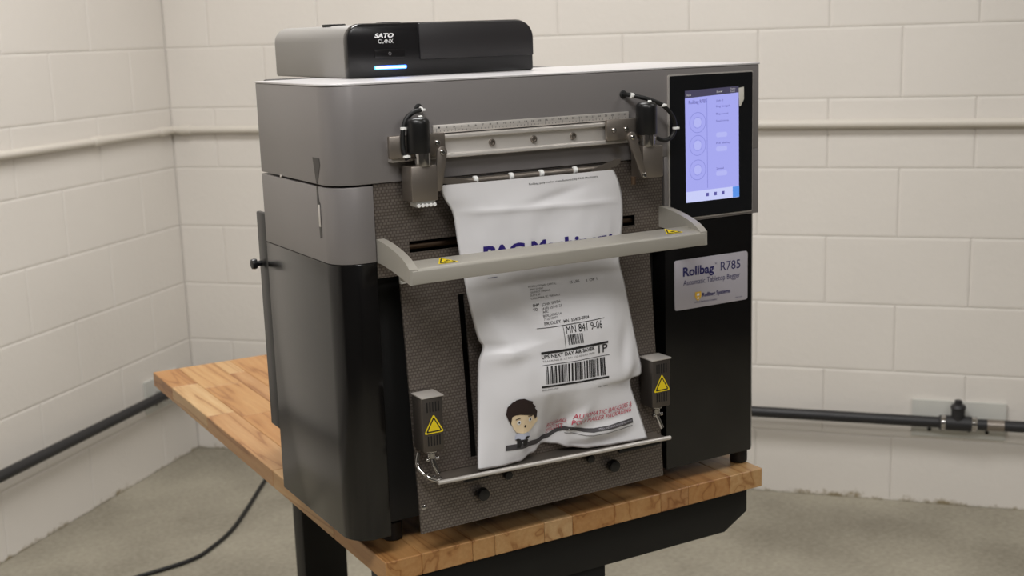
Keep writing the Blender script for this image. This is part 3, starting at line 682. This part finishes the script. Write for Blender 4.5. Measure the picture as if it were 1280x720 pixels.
def bag_pt(u, v, side):
    t = v*(len(ROWS)-1)
    xl, zl, xr, zr, ys = [cr(c, t) for c in RC]
    x = xl+(xr-xl)*u; z = zl+(zr-zl)*u
    e = sm(9.2, 12, t); z += li(BOT, u, 1)*e; yb = li(BOT, u, 2)*sm(9.6, 12, t)
    f = (1-abs(2*u-1)**3.2); bl = cr(BULGE, t)*f
    edge = min(1, 7*min(u, 1-u))*min(1, (12-t)*1.2+.15)*min(1, t*.6)
    if side > 0:
        y = ys-bl+yb
        d = 0
        d += .009*g2(x, z, .222, .262, -.9, .050, .020)          # hollow left of the label
        d -= .006*g2(x, z, .205, .222, .08, .045, .010)          # shelf under the hollow
        d += .006*g2(x, z, .395, .215, 1.2, .030, .014)          # dents along the right seam
        d += .010*g2(x, z, .408, .158, .5, .022, .012)
        d -= .004*g2(x, z, .400, .185, 1.3, .030, .012)
        d += .010*g2(x, z, .283, .104, 1.25, .024, .013)          # tuck rising from the bottom edge
        d -= .009*g2(x, z, .305, .113, .75, .020, .0075)
        d -= .007*g2(x, z, .345, .094, .12, .05, .0070)          # fold across the lower right
        d += .006*g2(x, z, .350, .079, .10, .06, .0070)
        d -= .004*g2(x, z, .225, .094, .55, .05, .014)
        d -= .0026*ridge(x, z, .205, .226, .10, .045, .004)
        d -= .0026*ridge(x, z, .345, .0885, .10, .05, .003)
        d += .0020*ridge(x, z, .405, .30, 1.5, .05, .004)
        d -= .0030*ridge(x, z, .275, .405, -.03, .16, .004)      # crease below the mouth
        d += .0025*g2(x, z, .30, .418, .2, .05, .006)
        d += .005*g2(x, z, .398, .345, 1.5, .05, .012)
        d += .0020*noise.noise(Vector((x*22, z*16, 3.1)))+.0009*noise.noise(Vector((x*55, z*38, 7.7)))
        y += d*edge
        y = min(y, lp_y(z)-.003)
    else:
        back = max(0, (lp_y(z)-.0015)-(ys+yb*.3))
        y = ys+yb+back*.55*f*edge
        y = min(y, lp_y(z)-.0012)
    return Vector((x, y, z))
NU, NV = 72, 110
bag = thing('mailer_bag', 'white poly mailer bag with printed shipping label resting on the steel shelf', 'bag', (.285, -.05, TZZ))
def bag_grid(side):
    vs = [bag_pt(i/NU, j/NV, side) for j in range(NV+1) for i in range(NU+1)]; n = NU+1
    fs = [(j*n+i, (j+1)*n+i, (j+1)*n+i+1, j*n+i+1) for j in range(NV) for i in range(NU)]
    return vs, fs
vf, ff = bag_grid(1); vb, fb = bag_grid(-1)
n = NU+1
for j in range(NV+1):
    for i in ((0, NU) if j < NV else range(NU+1)): vb[j*n+i] = vf[j*n+i].copy()
bvh = BVHTree.FromPolygons(vf, ff)
mb = MB(); mb.add(vf, ff, 'film'); mb.add(vb, [f[::-1] for f in fb], 'film')
bo = mb.build('film', bag, ang=0)
b = bmesh.new(); b.from_mesh(bo.data); bmesh.ops.remove_doubles(b, verts=b.verts[:], dist=1e-6); bmesh.ops.recalc_face_normals(b, faces=b.faces[:]); b.to_mesh(bo.data); b.free()
bo.data.polygons.foreach_set('use_smooth', [True]*len(bo.data.polygons))

# printing on the bag, laid on the film's own surface
def bag_s(off):
    def f(x, z):
        h = bvh.ray_cast(Vector((x, -1, z)), Vector((0, 1, 0)))
        y = h[0].y if h[0] else -.05
        nrm = h[1] if h[0] else Vector((0, -1, 0))
        if nrm.y > 0: nrm = -nrm
        return Vector((x, y, z))+nrm*off
    return f
def inked(mb, pts, m, off=.0005, step=.004):
    """filled outline cut into small cells so that it follows the film"""
    b = bmesh.new(); vs = [b.verts.new((x, 0, z)) for x, z in pts]; b.faces.new(vs)
    bmesh.ops.triangulate(b, faces=b.faces[:])
    for ax, k in ((Vector((1, 0, 0)), 0), (Vector((0, 0, 1)), 1)):
        lo = min(p[k] for p in pts); hi = max(p[k] for p in pts); c = math.ceil(lo/step)*step
        while c < hi:
            bmesh.ops.bisect_plane(b, geom=b.verts[:]+b.edges[:]+b.faces[:], plane_co=ax*c, plane_no=ax); c += step
    f = bag_s(off)
    for v in b.verts: v.co = f(v.co.x, v.co.z)
    return mb.bm(b, m)
def strip(mb, p0, p1, w, m, off=.0005):
    inked(mb, [p0, p1, (p1[0], p1[1]-w), (p0[0], p0[1]-w)], m, off)
BS = bag_s(.0005)
mb = MB(); letter(mb, 'PAC Machinery', (.1880, .3450), (.3880, .3452), .0168, 'purple_ink', bag_s(.0008), .045); mb.build('brand_print', bag, 'large purple lettering half hidden by the guard bar', ang=0)
mb = MB()
strip(mb, (.1925, .3215), (.2055, .3219), .0007, 'navy_ink')
mb.build('small_print', bag, 'thin dark printed mark below the guard bar', ang=0)
mb = MB(); letter(mb, 'Rollbag poly mailer manufactured by PAC Machinery', (.2577, .4350), (.3650, .4362), .0024, 'ink', BS); mb.build('top_line_print', bag, 'thin line of small text near the mouth', ang=0)
mb = MB()
T = lambda s, a, b, h, bold=0., m='ink': letter(mb, s, a, b, h, m, BS, bold)
for s, a, b in (('INTERNATIONAL CAPITAL', (.2451, .3037), (.2870, .3033)), ('800-123 4567', (.2471, .3000), (.2668, .2998)), ('100 FIRST AVENUE', (.2462, .2963), (.2766, .2963)), ('SUITE 40', (.2460, .2927), (.2601, .2930)), ('COLUMBIA SC TERRACE', (.2458, .2887), (.2891, .2892))): T(s, a, b, .0022, 0, 'grey_ink')
T('15 LBS', (.3084, .3012), (.3239, .3016), .0032, .01, 'grey_ink'); T('1 OF 1', (.3350, .3005), (.3527, .3006), .0032, .01, 'grey_ink')
T('SHIP', (.2472, .2792), (.2563, .2797), .0034, .02, 'charcoal_ink'); T('JOHN SMITH', (.2596, .2788), (.2873, .2804), .0034, 0, 'charcoal_ink')
T('TO', (.2471, .2736), (.2533, .2742), .0034, .02, 'charcoal_ink'); T('(419) 555-0123', (.2588, .2738), (.2888, .2752), .0032, 0, 'charcoal_ink')
T('ABC', (.2599, .2697), (.2680, .2701), .0030, 0, 'charcoal_ink'); T('BUILDING 14', (.2597, .2646), (.2864, .2652), .0032, 0, 'charcoal_ink'); T('7120 HWY', (.2602, .2604), (.2803, .2610), .0030, 0, 'charcoal_ink')
T('FRIDLEY', (.2601, .2542), (.2841, .2549), .0038, .012, 'charcoal_ink'); T('MN', (.2881, .2540), (.2963, .2544), .0038, .012, 'charcoal_ink'); T('55432-2924', (.3000, .2544), (.3280, .2548), .0038, .012, 'charcoal_ink')
strip(mb, (.2498, .2512), (.3531, .2518), .0008, 'ink'); inked(mb, [(.2856, .2508), (.2863, .2508), (.2880, .2205), (.2873, .2205)], 'ink')
T('MN 841 9-06', (.2900, .2398), (.3476, .2392), .0100, .0)
inked(mb, [(.2516, .2200), (.3562, .2203), (.3562, .2174), (.2520, .2166)], 'ink')
T('UPS NEXT DAY AIR SAVER', (.2522, .2108), (.3330, .2116), .0046, .02); T('1P', (.3393, .2058), (.3545, .2058), .0110, .005); T('TRACKING #: 1Z 571 123 45 6789 0000', (.2530, .2062), (.3325, .2064), .0024, 0, 'grey_ink')
strip(mb, (.2507, .2030), (.3575, .2016), .0007, 'ink')
inked(mb, [(.2482, .1760), (.3541, .1726), (.3541, .1702), (.2482, .1735)], 'ink')
T('BILLING: P/P', (.2491, .1692), (.2728, .1687), .0022, 0, 'grey_ink'); T('REF 0001', (.3369, .1597), (.3526, .1588), .0020, 0, 'grey_ink')
random.seed(3)
def barcode(tl, tr, br, bl, n):
    wds = [random.choice((1, 1, 2, 3)) for _ in range(n)]; tot = sum(wds); x = 0
    for i, q in enumerate(wds):
        if i % 2 == 0:
            a, c = x/tot, (x+q)/tot
            L = lambda p, r, t: (p[0]+(r[0]-p[0])*t, p[1]+(r[1]-p[1])*t)
            inked(mb, [L(tl, tr, a), L(tl, tr, c), L(bl, br, c), L(bl, br, a)], 'ink', .0005, .005)
        x += q
barcode((.2564, .2005), (.3495, .1991), (.3488, .1748), (.2555, .1776), 61)
barcode((.2911, .2378), (.3145, .2374), (.3160, .2240), (.2925, .2244), 25)
mb.build('shipping_label', bag, 'black printed shipping label with two barcodes', ang=0)
mb = MB()
letter(mb, 'ROLLBAG', (.2695, .1100), (.2955, .1155), .0062, 'red_ink', bag_s(.0013), .0, .25); letter(mb, 'AUTOMATIC BAGGERS &', (.3020, .1200), (.3985, .1205), .0062, 'red_ink', bag_s(.0013), .0, .25)
letter(mb, 'EFFICIENT', (.2700, .1012), (.2926, .1070), .0060, 'red_ink', bag_s(.0013), .0, .25); letter(mb, 'POLY MAILER PACKAGING', (.3000, .1118), (.3960, .1132), .0060, 'red_ink', bag_s(.0013), .0, .25)
mb.build('slogan_print', bag, 'two lines of red slanted lettering', ang=0)
mb = MB()
bt_ = [(.1970, .1028), (.2128, .1018), (.2328, .1004), (.2557, .0985), (.2749, .1000), (.2843, .1045), (.2927, .1090), (.3008, .1085), (.3192, .1035), (.3332, .1012), (.3514, .1019), (.3747, .1034), (.3977, .1038)]
bb_ = [(.1968, .0952), (.2128, .0941), (.2350, .0922), (.2581, .0905), (.2749, .0935), (.2849, .0990), (.2925, .1035), (.3032, .1025), (.3189, .0980), (.3318, .0955), (.3502, .0962), (.3734, .0972), (.3985, .0969)]
for i in range(12): inked(mb, [bt_[i], bt_[i+1], bb_[i+1], bb_[i]], 'charcoal_ink')
letter(mb, 'SMALL AND LARGE BAGS FOR MAIL ORDER', (.3400, .0982), (.3960, .0998), .0020, 'plaque', bag_s(.0009))
l3 = [(.2937, .1000), (.3041, .0985), (.3186, .0940), (.3323, .0915), (.3509, .0925), (.3740, .0937), (.3970, .0938)]
for p, q in zip(l3, l3[1:]): inked(mb, [p, q, (q[0], q[1]-.0009), (p[0], p[1]-.0009)], 'grey_ink')
mb.build('band_print', bag, 'dark grey printed band bent by the fold', ang=0)
# the little cartoon office worker
mb = MB()
hair = [(.2043, .1301), (.1977, .1453), (.1998, .1548), (.2063, .1605), (.2094, .1612), (.2115, .1631), (.2147, .1628), (.2168, .1641), (.2223, .1639), (.2234, .1616), (.2292, .1605), (.2355, .1580), (.2346, .1555), (.2403, .1504), (.2394, .1482), (.2440, .1426), (.2440, .1343), (.2419, .1312), (.2383, .1379), (.2297, .1412), (.2176, .1424), (.2107, .1424), (.2063, .1408), (.2053, .1354)]
face = [(.2045, .1405), (.2118, .1450), (.2233, .1445), (.2353, .1425), (.2410, .1350), (.2455, .1335), (.2462, .1275), (.2420, .1232), (.2370, .1180), (.2319, .1155), (.2222, .1148), (.2128, .1180), (.2078, .1251), (.2050, .1321)]
inked(mb, [(.2141, .1085), (.2209, .1065), (.2321, .1070), (.2298, .0968), (.2233, .0975), (.2222, .1040), (.2190, .0958), (.2139, .0962)], 'ink', .0008)
inked(mb, [(.2117, .1153), (.2188, .1168), (.2289, .1160), (.2352, .1110), (.2339, .1047), (.2245, .1064), (.2164, .1067), (.2105, .1089)], 'shirt_ink', .0010)
inked(mb, [(.2105, .1080), (.2150, .1092), (.2200, .1075), (.2160, .1055)], 'ink', .0012); inked(mb, [(.2240, .1080), (.2290, .1098), (.2345, .1085), (.2290, .1055)], 'ink', .0012)
inked(mb, face, 'skin_ink', .0012); inked(mb, hair, 'hair_ink', .0016)
def disc(cx, cz, rx, rz, m, off): inked(mb, [(cx+rx*math.cos(2*PI*i/14), cz+rz*math.sin(2*PI*i/14)) for i in range(14)], m, off)
for cx, cz in ((.2160, .1315), (.2330, .1330)):
    disc(cx, cz, .0030, .0032, 'white_ink', .0017); disc(cx+.0003, cz, .0012, .0013, 'ink', .0020)
disc(.2255, .1248, .0016, .0018, 'hair_ink', .0017)
for a, c in (((.2110, .1368), (.2180, .1384)), ((.2290, .1388), (.2360, .1384))): inked(mb, [a, c, (c[0], c[1]-.0012), (a[0], a[1]-.0012)], 'hair_ink', .0018)
mb.build('cartoon_print', bag, 'small printed figure of a man with dark hair', ang=0)
